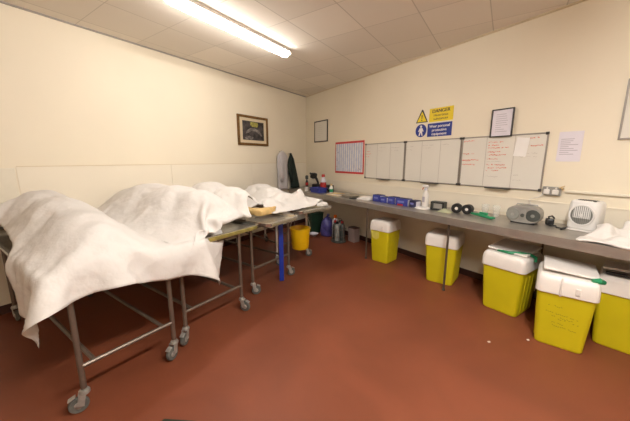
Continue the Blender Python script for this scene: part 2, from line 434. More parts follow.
m.poly([(-.022, .036), (.022, .036), (.045, -.012), (.034, -.018), (.020, .008), (.022, -.02), (.034, -.072), (.016, -.072), (0, -.022), (-.016, -.072), (-.034, -.072), (-.022, -.02), (-.020, .008), (-.034, -.018), (-.045, -.012)], -.0045, -.003, 'xz')
m.build('white_figure', 'signwhite', ci)

f2 = on_right('framed_notice', 4.217, 1.908, 'black-framed printed notice standing on top edge of right whiteboard', 'picture', off=.018)
frame_mb(.228, .308, .013, .02).build('frame', 'blackframe', f2)
MB().box((0, -.006, 0), (.21, .01, .29)).build('sheet', 'lilac', f2)
sheet_lines(.16, .22, 9, MB(), 5, -.0114, th=.005).build('printed_lines', 'print', f2)
pp = on_right('paper_notice', 4.832, 1.625, 'lilac printed sheet taped to wall right of whiteboards', 'paper')
MB().box((0, -.0015, 0), (.182, .003, .285)).build('sheet', 'lilac', pp)
sheet_lines(.15, .17, 9, MB(), 9, -.0034, .95, .006).build('printed_lines', 'print', pp)
f3 = on_right('framed_notice', 5.33, 1.92, 'large pale notice in thin grey frame at right edge', 'picture')
frame_mb(.36, .50, .014, .018).build('frame', 'alu', f3)
MB().box((0, -.005, 0), (.34, .008, .48)).build('sheet', 'board', f3)
sheet_lines(.24, .40, 11, MB(), 15, -.0094, .8, .005).build('printed_lines', 'greypen', f3)

so = on_right('double_socket', 4.752, 1.186, 'double wall socket with plugs below the whiteboard corner', 'socket')
MB().box((0, -.015, 0), (.15, .03, .088), bev=.006).build('face_plate', 'silver', so)
for sx in (-.036, .036):
    MB().box((sx, -.038, -.008), (.05, .03, .05), bev=.008).build('plug', 'whitebar', so)
    MB().box((sx, -.032, .03), (.014, .006, .018), bev=.002).build('switch', 'whitebar', so)
tp = on_right('wall_tap', 4.835, 1.215, 'small brass-coloured valve on pipe just above the socket', 'valve')
MB().tube([(0, 0, 0), (0, -.03, 0), (.0, -.045, .012)], .008).build('spindle', 'tan', tp)
MB().box((0, -.045, .02), (.05, .012, .010), Matrix.Rotation(-.5, 3, 'Y'), bev=.003).build('lever', 'tan', tp)

# ------------------------------------------------------------------ coats on the left wall
def coat(name, y, z0, z1, w0, w1, dep, m, label, seed, skew=0.):
    rnd = random.Random(seed)
    t = thing(name, (0, y, z0), PI/2, label, 'coat', 'coats hanging on the left wall')
    rings = []; H = z1-z0; K = 30; ph = rnd.uniform(0, 6)
    for i in range(15):
        f = i/14; z = H*f
        sh = 1-.0*f
        w = w0+(w1-w0)*f
        if f > .80: w *= max(.16, math.cos((f-.80)/.20*PI/2)**.65)
        d = dep*(1-.35*f) * (1 if f < .9 else .6)
        rg = []
        for k in range(K):
            a = 2*PI*k/K
            fold = 1+.16*(1-f*.6)*math.sin(5*a+ph+f*1.5)+.07*math.sin(9*a-f*3)
            x = w/2*math.cos(a)*(.92+.08*fold)+skew*(1-f)*H
            yy = -dep*.62+d/2*math.sin(a)*fold
            rg.append((x, min(yy, -.008), z))
        rings.append(rg)
    MB().loft(rings).build('coat_body', m, t, smooth=True)
    # sleeve
    sx = -.36*w0
    MB().tube([(sx*.55, -dep*.9, H*.86), (sx*.95, -dep*1.0, H*.66), (sx*1.0+skew*.3*H, -dep*1.05, H*.42), (sx*.9+skew*.5*H, -dep, H*.22)], [.035, .05, .047, .04], 12).build('sleeve', m, t, smooth=True)
    MB().tube([(0, 0, H-.01), (0, -.05, H-.02), (0, -.065, H+.01)], .006).build('hook', 'steel', t)
    return t
coat('lab_coat', 4.55, .885, 1.68, .28, .34, .13, 'cloth', 'pale grey-white coat hanging on the left wall by the corner', 3, .02)
coat('dark_coat', 4.84, .885, 1.64, .30, .12, .12, 'darkcloth', 'black coat hanging right of the pale coat', 8, .20)

# ------------------------------------------------------------------ counter
CT = .87; OFF = .69
ct = thing('steel_counter', WR(3.6, .34), ANG, 'long stainless steel counter along the right wall', 'counter')
S0 = 3.6
def CL(s, off): return (s-S0, .34-off)     # counter-local xy
top = [CL(.41*.01+.02, .02), CL(7.0-.1, .02), CL(6.75, OFF), CL(.46*OFF+.02-.03, OFF)]
MB().poly(top, CT-.035, CT).build('worktop', 'steel_bench', ct)
a, b_ = CL(.36, OFF-.002), CL(6.6, OFF-.002)
MB().box(((a[0]+b_[0])/2, a[1]+.012, CT-.055), (b_[0]-a[0], .022, .05)).build('front_rail', 'steel_bench', ct)
MB().box((0, .30, CT-.055), (5.9, .03, .04)).build('rear_rail', 'steel_dark', ct)
for s in (.55, 2.78, 4.07, 5.6):
    x, yy = CL(s, .655)
    l = MB().box((x, yy, (CT-.035)/2), (.018, .018, CT-.04), bev=.002).build('leg', 'steel_dark', ct)
    MB().lathe([(.016, 0), (.016, .012), (.010, .02), (.010, .03)], (x, yy, 0), 14).build('foot', 'darkgrey', l)
    x, y2 = CL(s, .03)
    MB().box((x, (yy+y2)/2, CT-.06), (.03, y2-yy-.03, .03)).build('cross_rail', 'steel_dark', ct)
x, yy = CL(4.75, .035)
MB().tube([(x, yy, .02), (x, yy, CT-.04)], .009).build('waste_pipe', 'steel_dark', ct)

# ------------------------------------------------------------------ waste bins
def make_bin(loc, rz, label, tilt_lid=False, lid_off=(0, 0, 0), clasp=True, writing=False, w=.31, band=False):
    t = thing('clinical_waste_bin', loc, rz, label, 'bin', 'yellow clinical waste bins under the counter')
    H = .485; d = .36; W = w+.055; D = .42
    rings = []
    for f in (0, .02, .03, .5, .97, 1.):
        z = H*f; k = 1 if f > 0 else .97
        rings.append(rr((w+(W-w)*f)*k, (d+(D-d)*f)*k, .035, z))
    body = MB().loft(rings).build('bin_body', 'binyellow', t, smooth='auto')
    # pressed ribs on both narrow sides
    for sx in (-1, 1):
        m = MB()
        for yy in (-.10, -.02, .06, .13):
            x0 = sx*(w/2+.002); x1 = sx*(W/2-.006)
            m.loft([[(x0-sx*.008, yy-.014, .03), (x0+sx*.004, yy-.010, .03), (x0+sx*.004, yy+.010, .03), (x0-sx*.008, yy+.014, .03)],
                    [(x1-sx*.008, yy-.014, .40), (x1+sx*.004, yy-.010, .40), (x1+sx*.004, yy+.010, .40), (x1-sx*.008, yy+.014, .40)]])
        m.build('side_ribs', 'binyellow', t)
    # white collar lid
    lid = MB().loft([rr(W+.012, D+.012, .04, .458), rr(W+.022, D+.022, .042, .462), rr(W+.016, D+.016, .042, .555), rr(W+.0, D+.0, .045, .585), rr(W-.03, D-.03, .04, .60), rr(W-.06, D-.06, .04, .602)]).build('lid', 'binlid', t, smooth='auto')
    if clasp:
        MB().box((W/2*.35, -(D/2+.013), .515), (.03, .012, .05), bev=.004).build('clasp', 'binlid', lid)
    if tilt_lid:
        Rm = Matrix.Rotation(R(tilt_lid[0]), 3, 'X') @ Matrix.Rotation(R(tilt_lid[1]), 3, 'Y')
        m = MB(); m.box((tilt_lid[2], tilt_lid[3], .632), (W-.02, D-.06, .018), Rm, bev=.007); m.build('hatch', 'binlid', lid)
    if writing:
        m = MB(); rnd = random.Random(4)
        for (x0, z0, L) in ((-.09, .36, .09), (-.10, .30, .20), (-.06, .27, .13), (-.02, .25, .14), (-.08, .22, .10), (-.05, .19, .15)):
            n = int(L/.012)
            for i in range(n):
                if rnd.random() < .2: continue
                fx = x0+L*i/n; fz = z0-.10*L*i/n+rnd.uniform(-.004, .004)
                yy = -(d/2+(D-d)/2*(fz/H))-.0006
                m.box((fx, yy, fz), (.010, .0012, .0028), Matrix.Rotation(rnd.uniform(-.9, .9), 3, 'Y'))
        m.build('faded_writing', 'ink', t)
    if band:
        m = MB()
        x0 = -W/2-.0015
        m.poly([(-.16, .44), (.15, .44), (.14, .39), (.08, .33), (-.02, .30), (-.12, .34), (-.15, .39)], -.004, .0, 'xz')
        for v in m.bm.verts:
            x, yy, z = v.co; v.co = Vector((-(w/2+(W-w)/2*z/H)-.002+yy, x, z))
        m.build('pale_label', mat('pale_yellow_label', (.70, .62, .12), .5, var=.15), t)
        # same label shape wraps to front
        m = MB()
        m.poly([(-.155, .44), (.0, .44), (.0, .36), (-.05, .33), (-.12, .34), (-.15, .39)], -.003, .0, 'xz')
        for v in m.bm.verts:
            x, yy, z = v.co; v.co = Vector((x, -(d/2+(D-d)/2*z/H)-.002+yy, z))
        m.build('pale_label', mat('pale_yellow_label_front', (.70, .62, .12), .5, var=.15), t)
    return t
def bin_at(s, off, rot, **k): return make_bin(WR(s, off, 0), ANG-rot, **k)
bin_at(2.965, .45, -.2, label='yellow waste bin with closed white lid, leftmost and furthest away', band=True).scale = (.86, .84, 1.04)
bin_at(3.87, .37, -.3, label='yellow waste bin partly behind the thin counter leg', w=.33).scale = (.93, .93, 1.02)
b3 = bin_at(4.64, .45, 0, label='yellow waste bin with loose white hatch and green strap, third from left', tilt_lid=(4, 2, .0, .03), clasp=False)
b4 = bin_at(5.12, .66, -.29, label='frontmost yellow waste bin with faded writing on its front', writing=True, w=.30, tilt_lid=(1, 3, .01, .03))
b5 = bin_at(5.435, .30, -.12, label='yellow waste bin half hidden behind the frontmost bin at right edge', tilt_lid=(-5, -2, .0, .04), clasp=False)
# green straps
def strap(parent, pts, r=.02):
    m = MB(); rings = []
    for p in pts:
        x, y, z, w = p
        rings.append([(x-w, y, z-.004), (x+w, y, z-.004), (x+w*.6, y-.004, z+.008), (x-w*.6, y+.004, z+.008)])
    return m.loft(rings).build('green_strap', 'biggreen', parent, smooth='auto')
MB().tube([(-.08, -.14, .616), (.03, -.15, .618), (.10, -.12, .626), (.165, -.06, .618), (.20, -.02, .590), (.205, -.03, .55)], [.012, .014, .016, .015, .014, .012], 8).build('green_strap', 'biggreen', b3)
MB().tube([(.13, -.17, .61), (.17, -.15, .612), (.20, -.13, .600)], [.014, .024, .016], 8).build('green_tab', 'biggreen', b4)
MB().tube([(-.035, -.218, .60), (-.036, -.228, .56), (-.036, -.226, .48), (-.034, -.22, .455)], [.006, .007, .006, .007], 8).build('cable_tie', 'whitebar', b4)
MB().box((0, -.17, .617), (.30, .05, .012), bev=.003).build('gap_shade', 'black', b5)  # black strip stands in for the shade between lid and hatch

# ------------------------------------------------------------------ trolleys
def caster(parent, x, y, ang, z1=.17, brake=True):
    c, s = math.cos(ang), math.sin(ang)
    Rz = Matrix.Rotation(ang, 3, 'Z')
    m = MB()
    m.tube([(x, y, z1-.05), (x, y, z1+.02)], .012, 10)
    m.lathe([(.028, z1-.055), (.030, z1-.045), (.024, z1-.03), (.014, z1-.028)], (x, y, 0), 16)
    o = Vector((.022, 0, 0)); oo = Rz @ o
    for sy in (-1, 1):
        p = Vector((x, y, 0))+Rz @ Vector((.018, sy*.022, .085))
        m.box(p, (.036, .004, .075), Rz @ Matrix.Rotation(R(-12), 3, 'Y'))
    p = Vector((x, y, 0))+Rz @ Vector((.008, 0, .122)); m.box(p, (.045, .048, .006), Rz, .002)
    fk = m.build('caster', 'castermetal', parent, smooth='auto')
    wc = Vector((x, y, 0))+Rz @ Vector((.034, 0, .0))
    mw = MB(); prof = [(.022, -.015), (.046, -.015), (.050, -.009), (.052, 0), (.050, .009), (.046, .015), (.022, .015)]
    mw.lathe(prof, (0, 0, 0), 26, 'y')
    for v in mw.bm.verts: v.co = Rz @ v.co + Vector((wc.x, wc.y, .053))
    mw.build('wheel', 'rubber', fk, smooth='auto')
    mh = MB(); mh.lathe([(.004, -.021), (.020, -.018), (.024, -.0145), (.024, .0145), (.020, .018), (.004, .021)], (0, 0, 0), 18, 'y')
    for v in mh.bm.verts: v.co = Rz @ v.co + Vector((wc.x, wc.y, .053))
    mh.build('hub', 'castermetal', fk, smooth='auto')
    if brake:
        p = Vector((x, y, 0))+Rz @ Vector((.062, 0, .105)); MB().box(p, (.04, .034, .006), Rz @ Matrix.Rotation(R(25), 3, 'Y'), .002).build('brake_pedal', 'castermetal', fk)

def trolley(loc, rz, label, legm='steel_dark', lx=2.0, hx=.25, w=.58, tray=(0.03, 2.03, -.34, .34), th=.865, cas=(0, 0, 0, 0), edge='brass', barz=.30, inner=.07):
    """x = long axis (foot end at lx), y across; origin below the head end centre"""
    t = thing('mortuary_trolley', loc, rz, label, 'trolley', 'steel body trolleys side by side along the left wall')
    r = .016; y0 = w/2
    k = 0
    for x in (lx, hx):
        for sy in (-1, 1):
            MB().tube([(x, sy*y0, .15), (x, sy*y0, th-.05)], r, 12).build('leg', legm, t, smooth='auto')
            caster(t, x, sy*y0, cas[k], brake=(x == lx)); k += 1
        MB().tube([(x, -y0, barz), (x, y0, barz)], r*.85, 10).build('crossbar', 'steel_dark', t, smooth='auto')
        MB().tube([(x, -y0, th-.06), (x, y0, th-.06)], r*.85, 10).build('top_crossbar', 'steel_dark', t, smooth='auto')
    for sy in (-1, 1):
        MB().tube([(hx, sy*(y0-inner), barz), (lx, sy*(y0-inner), barz)], r*.85, 10).build('lower_side_rail', 'steel_dark', t, smooth='auto')
        MB().tube([(hx, sy*y0, th-.06), (lx, sy*y0, th-.06)], r*.95, 10).build('top_side_rail', 'steel_dark', t, smooth='auto')
    x0, x1, ya, yb = tray
    cx, cy, W_, D_ = (x0+x1)/2, (ya+yb)/2, x1-x0, yb-ya
    # dished tray: outer skin up, over rim, down into pan
    rings = [rr(W_-.05, D_-.05, .05, th-.042, cx, cy), rr(W_-.01, D_-.01, .05, th-.038, cx, cy), rr(W_, D_, .05, th-.008, cx, cy), rr(W_+.012, D_+.012, .052, th-.002, cx, cy), rr(W_+.010, D_+.010, .052, th+.004, cx, cy), rr(W_-.02, D_-.02, .05, th+.004, cx, cy), rr(W_-.035, D_-.035, .045, th-.018, cx, cy), rr(W_-.05, D_-.05, .04, th-.022, cx, cy)]
    tr = MB().loft(rings).build('tray', 'tray', t, smooth='auto')
    MB().box((x1+.007, cy, th-.020), (.010, D_-.10, .034), bev=.003).build('end_band', edge, tr)
    return t
trolley((0, .72, 0), 0, 'steel trolley nearest the camera under the largest white sheet', lx=2.0, w=.56, tray=(.04, 2.03, -.37, .31), cas=(-1.9, -1.2, 0, 0), barz=.29)
trolley((0, 1.45, 0), 0, 'second steel trolley with yellowish tray end showing', lx=1.91, w=.60, tray=(.04, 1.965, -.12, .535), th=.855, cas=(-1.0, .4, 0, 0), barz=.27)
trolley((0, 2.37, 0), 0, 'third steel trolley with bare tray showing beside the blue board', lx=1.75, w=.63, tray=(.04, 2.05, -.36, .155), th=.862, cas=(.8, 1.0, 0, 0), hx=.3, edge='tray')
T4A = R(-12)
T4O = (.133, 3.21)
trolley((T4O[0]-.0, T4O[1]+.22, 0), T4A, 'furthest steel trolley, turned slightly, beside the yellow bucket', legm='whitebar', lx=1.34, w=.57, tray=(.02, 1.90, -.33, .27), th=.868, cas=(.6, .9, 0, 0), hx=.2, edge='tray')

# ------------------------------------------------------------------ draped sheets (small cloth solver)
def drape(name, label, cat, X0, X1, Y0, Y1, top, z_start, res=.034, steps=170, it=9, seed=1, group=None, tilt=0., slack=.01, yaw=0., mat_='sheet', shift=None, wrink=.004, thick=.0016, warp=None, stiff=.10, fric=.35, far=0.):
    rnd = np.random.default_rng(seed)
    nx = int((X1-X0)/res)+1; ny = int((Y1-Y0)/res)+1
    gx, gy = np.meshgrid(np.linspace(X0, X1, nx), np.linspace(Y0, Y1, ny), indexing='ij')
    if warp: gx, gy = warp(gx, gy)
    cx, cy = (X0+X1)/2, (Y0+Y1)/2
    c, s = math.cos(yaw), math.sin(yaw)
    px = cx+(gx-cx)*c-(gy-cy)*s; py = cy+(gx-cx)*s+(gy-cy)*c
    P = np.stack([px, py, np.full_like(px, z_start)], -1)
    k = rnd.normal(0, 1, (nx, ny))
    for _ in range(3):
        k = (k+np.roll(k, 1, 0)+np.roll(k, -1, 0)+np.roll(k, 1, 1)+np.roll(k, -1, 1))/5
    P[..., 2] += k*.02+tilt*(gy-cy)
    hx, hy = (X1-X0)/(nx-1), (Y1-Y0)/(ny-1)
    big = rnd.normal(0, 1, (nx, ny))
    for _ in range(6): big = (big+np.roll(big, 1, 0)+np.roll(big, -1, 0)+np.roll(big, 1, 1)+np.roll(big, -1, 1))/5
    big = big/np.abs(big).max()
    Q = P.copy(); F0 = np.stack([px, py], -1)
    hd = math.hypot(hx, hy)
    batches = []
    def add(ax, step, rest, kst, diag=0):
        n = nx if ax == 0 else ny
        for par in range(2*step if step > 1 else 2):
            if step == 1:
                idx = np.arange(par, n-1, 2)
            else:
                if par >= 2: break
                idx = np.array([i for i in range(n-step) if (i//step) % 2 == par])
            if len(idx) == 0: continue
            if ax == 0:
                A = (idx[:, None], np.arange(ny)[None, :]); B = (idx[:, None]+step, np.arange(ny)[None, :])
            else:
                A = (np.arange(nx)[:, None], idx[None, :]); B = (np.arange(nx)[:, None], idx[None, :]+step)
            rr0 = np.sqrt(((F0[B]-F0[A])**2).sum(-1))
            batches.append((A, B, rr0*(1+slack*big[A]*1.0), kst))
    add(0, 1, hx, 1.); add(1, 1, hy, 1.)
    for par in range(2):
        for sg in (0, 1):
            idx = np.arange(par, nx-1, 2)[:, None]; j = np.arange(0, ny-1)[None, :]
            A = (idx, j+sg); B = (idx+1, j+1-sg)
            batches.append((A, B, np.sqrt(((F0[B]-F0[A])**2).sum(-1)), .35))
    add(0, 2, 2*hx, stiff); add(1, 2, 2*hy, stiff)
    
    if far: add(0, 4, 4*hx, far); add(1, 4, 4*hy, far)
    g = -9.8*(1/60)**2
    for st in range(steps):
        V = (P-Q)*.975; Q = P.copy(); P = P+V; P[..., 2] += g*.6
        for _ in range(it):
            for A, B, rest, ks in batches:
                d = P[B]-P[A]; L = np.sqrt((d*d).sum(-1))+1e-9
                corr = (d*((L-rest)/L*.5*ks)[..., None])
                P[A] += corr; P[B] -= corr
        x, y, z = P[..., 0], P[..., 1], P[..., 2]
        H, px_, py_, side = top(x, y)
        up = (z < H) & (~side | (z > H-.07))
        ins = side & (z <= H-.07) & (z > .3)
        up &= np.isfinite(H)
        z2 = np.where(up, H, z)
        x2 = np.where(ins & ~up, px_, x); y2 = np.where(ins & ~up, py_, y)
        P = np.stack([x2, y2, np.maximum(z2, .01)], -1)
        fr = (up | ins)[..., None]
        Q = np.where(fr, Q+(P-Q)*fric, Q)
    # mesh
    bm = bmesh.new()
    vs = [[bm.verts.new(P[i, j]) for j in range(ny)] for i in range(nx)]
    for i in range(nx-1):
        for j in range(ny-1):
            bm.faces.new((vs[i][j], vs[i+1][j], vs[i+1][j+1], vs[i][j+1]))
    me = bpy.data.meshes.new(name); bm.to_mesh(me); bm.free()
    for p in me.polygons: p.use_smooth = True
    me.materials.append(M[mat_])
    o = bpy.data.objects.new(name, me); COL.objects.link(o)
    sb = o.modifiers.new('s', 'SUBSURF'); sb.levels = 1; sb.render_levels = 1
    so_ = o.modifiers.new('t', 'SOLIDIFY'); so_.thickness = thick; so_.offset = 1
    if not hasattr(drape, 'tex'):
        drape.tex = bpy.data.textures.new('crumple', 'CLOUDS'); drape.tex.noise_scale = .09; drape.tex.noise_depth = 3
    dm = o.modifiers.new('crumple', 'DISPLACE'); dm.texture = drape.tex; dm.strength = .022; dm.mid_level = .45
    o.modifiers.move(2, 1)
    tag(o, label, cat, group)
    return o

def gauss(x, y, cx, cy, sx, sy, h, p=2.):
    return h*np.exp(-(np.abs((x-cx)/sx)**p+np.abs((y-cy)/sy)**p))
def body(x, y, yc, S):
    """height field of a lying covered form, head at small x"""
    h = np.zeros_like(x)
    for (cx, cy, sx, sy, hh) in S:
        h = np.maximum(h, gauss(x, y, cx, yc+cy, sx, sy, hh, 2.6))
    return h
def mk_top(rect, zt, S, yc, m=.014, extra=None, tf=None):
    xa, xb, ya, yb = rect
    def top(x, y):
        if tf: u, v = tf[0](x, y)
        else: u, v = x, y
        inside = (u > xa-m) & (u < xb+m) & (v > ya-m) & (v < yb+m)
        H = zt+.006+body(u, v, yc, S)
        H = np.where(inside, H, -np.inf)
        d = np.stack([u-(xa-m), (xb+m)-u, v-(ya-m), (yb+m)-v], -1)
        k = d.argmin(-1)
        pu = np.where(k == 0, xa-m, np.where(k == 1, xb+m, u)); pv = np.where(k == 2, ya-m, np.where(k == 3, yb+m, v))
        if tf: pu, pv = tf[1](pu, pv)
        if extra is not None:
            H = np.maximum(H, extra(x, y))
        return H, pu, pv, inside
    return top
def sstep(a, b, x):
    t = np.clip((x-a)/(b-a), 0, 1); return t*t*(3-2*t)
S1 = [(.4, -.05, .45, .36, .26), (.62, 0, .42, .30, .36), (1.1, 0, .46, .30, .33), (1.5, 0, .45, .27, .27), (1.78, 0, .20, .20, .22)]
def ext1(x, y):
    return np.where((x > .04) & (x < 1.86) & (y > 1.04) & (y < 1.99), .872, -np.inf)
def warp1(x, y):
    # near edge swings out towards the foot end, giving the long hanging flap
    f = (y-0.0)/(1.62-0.0)
    ynear = .26-.32*sstep(1.35, 1.85, x)
    yfar = 1.66+0*x
    x = x-.16*sstep(1.6, 2.26, x)*(1-sstep(-.06, .30, ynear+(yfar-ynear)*f))
    x = x+.07*sstep(1.6, 2.26, x)*sstep(1.1, 1.6, ynear+(yfar-ynear)*f)
    return x, ynear+(yfar-ynear)*f
drape('body_sheet', 'largest white sheet, over the trolley nearest the camera, corner hanging low', 'sheet', .0, 2.26, .0, 1.62,
      mk_top((.04, 2.03, .33, 1.32), .865, S1, .68, extra=ext1), 1.30, seed=3, fric=.75, warp=warp1, stiff=.12, far=.05, slack=.006, steps=190, group='white sheets over the trolleys')
S2 = [(.3, -.05, .3, .30, .28), (.7, -.05, .42, .40, .35), (1.15, -.03, .42, .36, .35), (1.50, 0, .32, .28, .32), (.7, .70, .45, .30, .32), (1.15, .68, .35, .25, .28), (1.45, .62, .16, .14, .22)]
def warp2(x, y):
    # front right corner folded back towards the third trolley
    f = (x+.02)/(2.10+.02)
    xf = 2.15-.62*sstep(1.75, 2.40, y)
    return -.02+(xf+.02)*f, y
drape('body_sheet', 'white sheet mounded over second trolley, ending at the yellowish tray end', 'sheet', -.02, 2.10, .92, 2.60,
      mk_top((.0, 1.955, .85, 2.60), .880, S2, 1.62), 1.34, seed=11, warp=warp2, stiff=.12, slack=.006, steps=190, group='white sheets over the trolleys')
c4, s4 = math.cos(T4A), math.sin(T4A); ox, oy = T4O[0], T4O[1]+.22
def f4(x, y): return (x-ox)*c4+(y-oy)*s4, -(x-ox)*s4+(y-oy)*c4
def g4(u, v): return ox+u*c4-v*s4, oy+u*s4+v*c4
S4 = [(.3, 0, .2, .16, .16), (.7, -.1, .34, .26, .24), (1.1, -.2, .36, .2, .22), (1.42, -.22, .12, .22, .17), (1.50, .02, .06, .06, .24), (1.75, .15, .08, .06, .05), (1.55, -.55, .15, .14, .14)]
drape('crumpled_body_sheet', 'crumpled white sheet on the furthest trolley by the coats', 'sheet', .22, 1.94, 2.42, 3.44,
      mk_top((.02, 1.90, -.9, .27), .880, S4, 0., tf=(f4, g4)), 1.25, seed=31, yaw=T4A, slack=.09, stiff=.05, group='white sheets over the trolleys')

# ------------------------------------------------------------------ things on the counter
def onc(name, s, off, rz, label, cat, group=None, z=CT): return thing(name, WR(s, off, z+.0005), ANG+rz, label, cat, group)
t = onc('bottle', .50, .30, 0, 'dark bottle with red band at the far corner end of the counter', 'bottle')
MB().lathe([(.028, 0), (.034, .01), (.034, .12), (.030, .15), (.014, .19), (.013, .21)], seg=20).build('bottle_body', 'black', t, smooth='auto')
MB().lathe([(.0350, .075), (.0355, .08), (.0355, .13), (.035, .135)], seg=20).build('label_band', 'red', t)
MB().lathe([(.02, .205), (.032, .21), (.034, .27), (.022, .29), (.003, .292)], seg=20).build('cap', 'darkgrey', t, smooth='auto')
t = onc('equipment_case', .84, .15, 0, 'long low black case behind the white tub', 'case')
MB().box((0, 0, .05), (.50, .16, .10), bev=.01).build('case_body', 'black', t)
MB().box((0, 0, .104), (.46, .12, .010), bev=.004).build('case_lid', 'darkgrey', t)
t = onc('microscope', .95, .39, .2, 'black desk instrument with angled head behind the blue tray', 'instrument')
MB().box((0, 0, .015), (.14, .18, .03), bev=.008).build('base', 'black', t)
MB().tube([(.02, .06, .02), (.03, .07, .16), (.01, .03, .26)], [.022, .022, .026], 12).build('arm', 'black', t, smooth='auto')
MB().box((-.03, .0, .305), (.09, .13, .11), Matrix.Rotation(.25, 3, 'Y'), bev=.02).build('head', 'black', t)
MB().tube([(-.03, -.05, .33), (-.03, -.10, .36)], .018, 12).build('eyepiece', 'darkgrey', t, smooth='auto')
t = onc('jar', 1.13, .30, 0, 'red jar with white sloping shoulder and dark red cap', 'jar')
MB().lathe([(.055, 0), (.062, .01), (.062, .17), (.058, .18)], seg=24).build('jar_body', 'red', t, smooth='auto')
MB().lathe([(.058, .181), (.055, .22), (.030, .275), (.028, .285)], seg=24).build('shoulder', 'boxwhite', t, smooth='auto')
MB().lathe([(.033, .286), (.035, .29), (.035, .33), (.028, .34)], seg=24).build('cap', 'red', t, smooth='auto')
t = onc('tub', .90, .56, 0, 'small cream tub left of the blue tray', 'tub')
MB().lathe([(.032, 0), (.038, .005), (.042, .065), (.044, .068), (.044, .078), (.002, .080)], seg=22).build('tub_body', 'whitebar', t, smooth='auto')
t = onc('storage_tray', 1.25, .50, .05, 'blue plastic tray among the clutter at the far end of the counter', 'tray')
m = MB(); m.loft([rr(.27, .19, .02, 0), rr(.31, .22, .02, .085), rr(.325, .235, .022, .086), rr(.325, .235, .022, .091), rr(.295, .205, .02, .090), rr(.26, .18, .02, .008)])
m.build('tray_body', 'bluebox', t, smooth='auto')
t = onc('carton', 1.38, .30, 0, 'small black carton behind the right end of the blue tray', 'carton')
MB().box((0, 0, .07), (.09, .09, .14), bev=.004).build('carton_body', 'black', t)
MB().box((0, -.0455, .07), (.05, .002, .04)).build('label_patch', 'greyplastic', t)
t = onc('bottle', 1.56, .42, 0, 'white bottle with brown cap beside the tan card', 'bottle')
MB().lathe([(.030, 0), (.036, .008), (.036, .11), (.026, .135), (.018, .14), (.018, .15)], seg=22).build('bottle_body', 'whitebar', t, smooth='auto')
MB().lathe([(.021, .149), (.022, .152), (.022, .18), (.019, .185), (.002, .186)], seg=20).build('cap', 'tan', t, smooth='auto')
MB().lathe([(.0363, .03), (.0366, .032), (.0366, .085), (.0363, .087)], seg=22).build('label_band', 'biggreen', t)
t = onc('folder', 1.80, .46, .1, 'tan cardboard folder lying flat left of the steel dish', 'folder')
MB().box((0, 0, .006), (.34, .24, .012), bev=.003).build('back_cover', 'tan', t)
MB().box((.005, 0, .0155), (.33, .23, .006), Matrix.Rotation(R(1), 3, 'Y')).build('paper_stack', 'paper', t)
MB().box((-.03, .01, .025), (.24, .20, .004), Matrix.Rotation(.2, 3, 'Z')).build('front_cover', 'tan', t)
t = onc('instrument_dish', 2.17, .47, 0, 'shallow steel dish left of the folded white paper', 'dish')
MB().loft([rr(.24, .16, .03, 0), rr(.28, .20, .04, .035), rr(.30, .22, .045, .037), rr(.30, .22, .045, .041), rr(.27, .19, .04, .040), rr(.22, .14, .03, .006)]).build('dish_body', 'steel', t, smooth='auto')
t = onc('paper_pad', 2.50, .42, .15, 'folded white paper pad left of the blue cartons', 'paper')
MB().box((0, 0, .01), (.24, .18, .02), bev=.004).build('lower_sheets', 'paper', t)
MB().box((.02, .01, .034), (.18, .15, .022), Matrix.Rotation(.25, 3, 'Z'), .006).build('upper_sheets', 'paper', t)
t = onc('pen', 2.36, .58, .4, 'black marker pen on the counter edge before the white paper', 'pen')
MB().tube([(-.06, 0, .010), (.035, 0, .010)], .009, 12).build('barrel', 'black', t, smooth='auto')
MB().tube([(.036, 0, .010), (.065, 0, .010)], .0095, 12).build('cap', 'darkgrey', t, smooth='auto')
bx = []
LAB = ['blue carton at the left end of the carton row', 'blue carton, second from the left in the row',
       'blue carton with white end, middle of the row', 'larger blue carton with red corner, second from spray bottle', 'dark blue carton right beside the white spray bottle']
G = 'blue cartons in a row on the counter'
for i, (s, wd, hh, rz) in enumerate(((2.76, .15, .10, 0), (2.915, .11, .085, .1), (3.055, .13, .10, -.05), (3.25, .19, .10, .06), (3.42, .10, .09, 0))):
    t = onc('carton', s, .40+.02*(i % 2), rz, LAB[i], 'carton', G)
    MB().box((0, 0, hh/2), (wd, .12, hh), bev=.003).build('carton_body', 'bluebox' if i != 4 else 'bluedark', t)
    MB().box((-.01, -.0610, hh*.56), (wd*.55, .002, hh*.28)).build('pale_label', mat('pale_blue_label', (.16, .18, .46), .5) if i == 0 else bpy.data.materials['pale_blue_label'], t)
    MB().box((wd/2+.0005, 0, hh*.5), (.003, .10, hh*.8)).build('white_end', 'boxwhite', t)
    MB().box((0, 0, hh+.001), (wd*.9, .10, .003)).build('dark_flap', 'bluedark', t)
    if i == 3: MB().box((-.02, -.0612, hh*.14), (.09, .003, hh*.22)).build('red_corner', 'red', t)
t = onc('spray_bottle', 3.55, .37, 0, 'tall white spray bottle standing on white paper towel', 'bottle')
MB().lathe([(.038, .022), (.042, .03), (.042, .17), (.034, .205), (.018, .225), (.017, .24)], seg=24).build('bottle_body', 'whitebar', t, smooth='auto')
MB().lathe([(.021, .238), (.021, .262), (.012, .27)], seg=18).build('collar', 'boxwhite', t, smooth='auto')
MB().box((-.008, 0, .29), (.085, .032, .036), bev=.010).build('spray_head', 'whitebar', t)
MB().box((-.045, 0, .262), (.010, .014, .045), Matrix.Rotation(.4, 3, 'Y'), .003).build('trigger', 'red', t)
MB().box((0, -.0425, .12), (.035, .002, .07)).build('label_patch', 'print', t)
t = onc('clear_front_box', 3.73, .36, .1, 'small black box with pale clear front right of spray bottle', 'box')
MB().box((0, .02, .055), (.17, .09, .11), bev=.008).build('box_body', 'darkgrey', t)
m = MB()
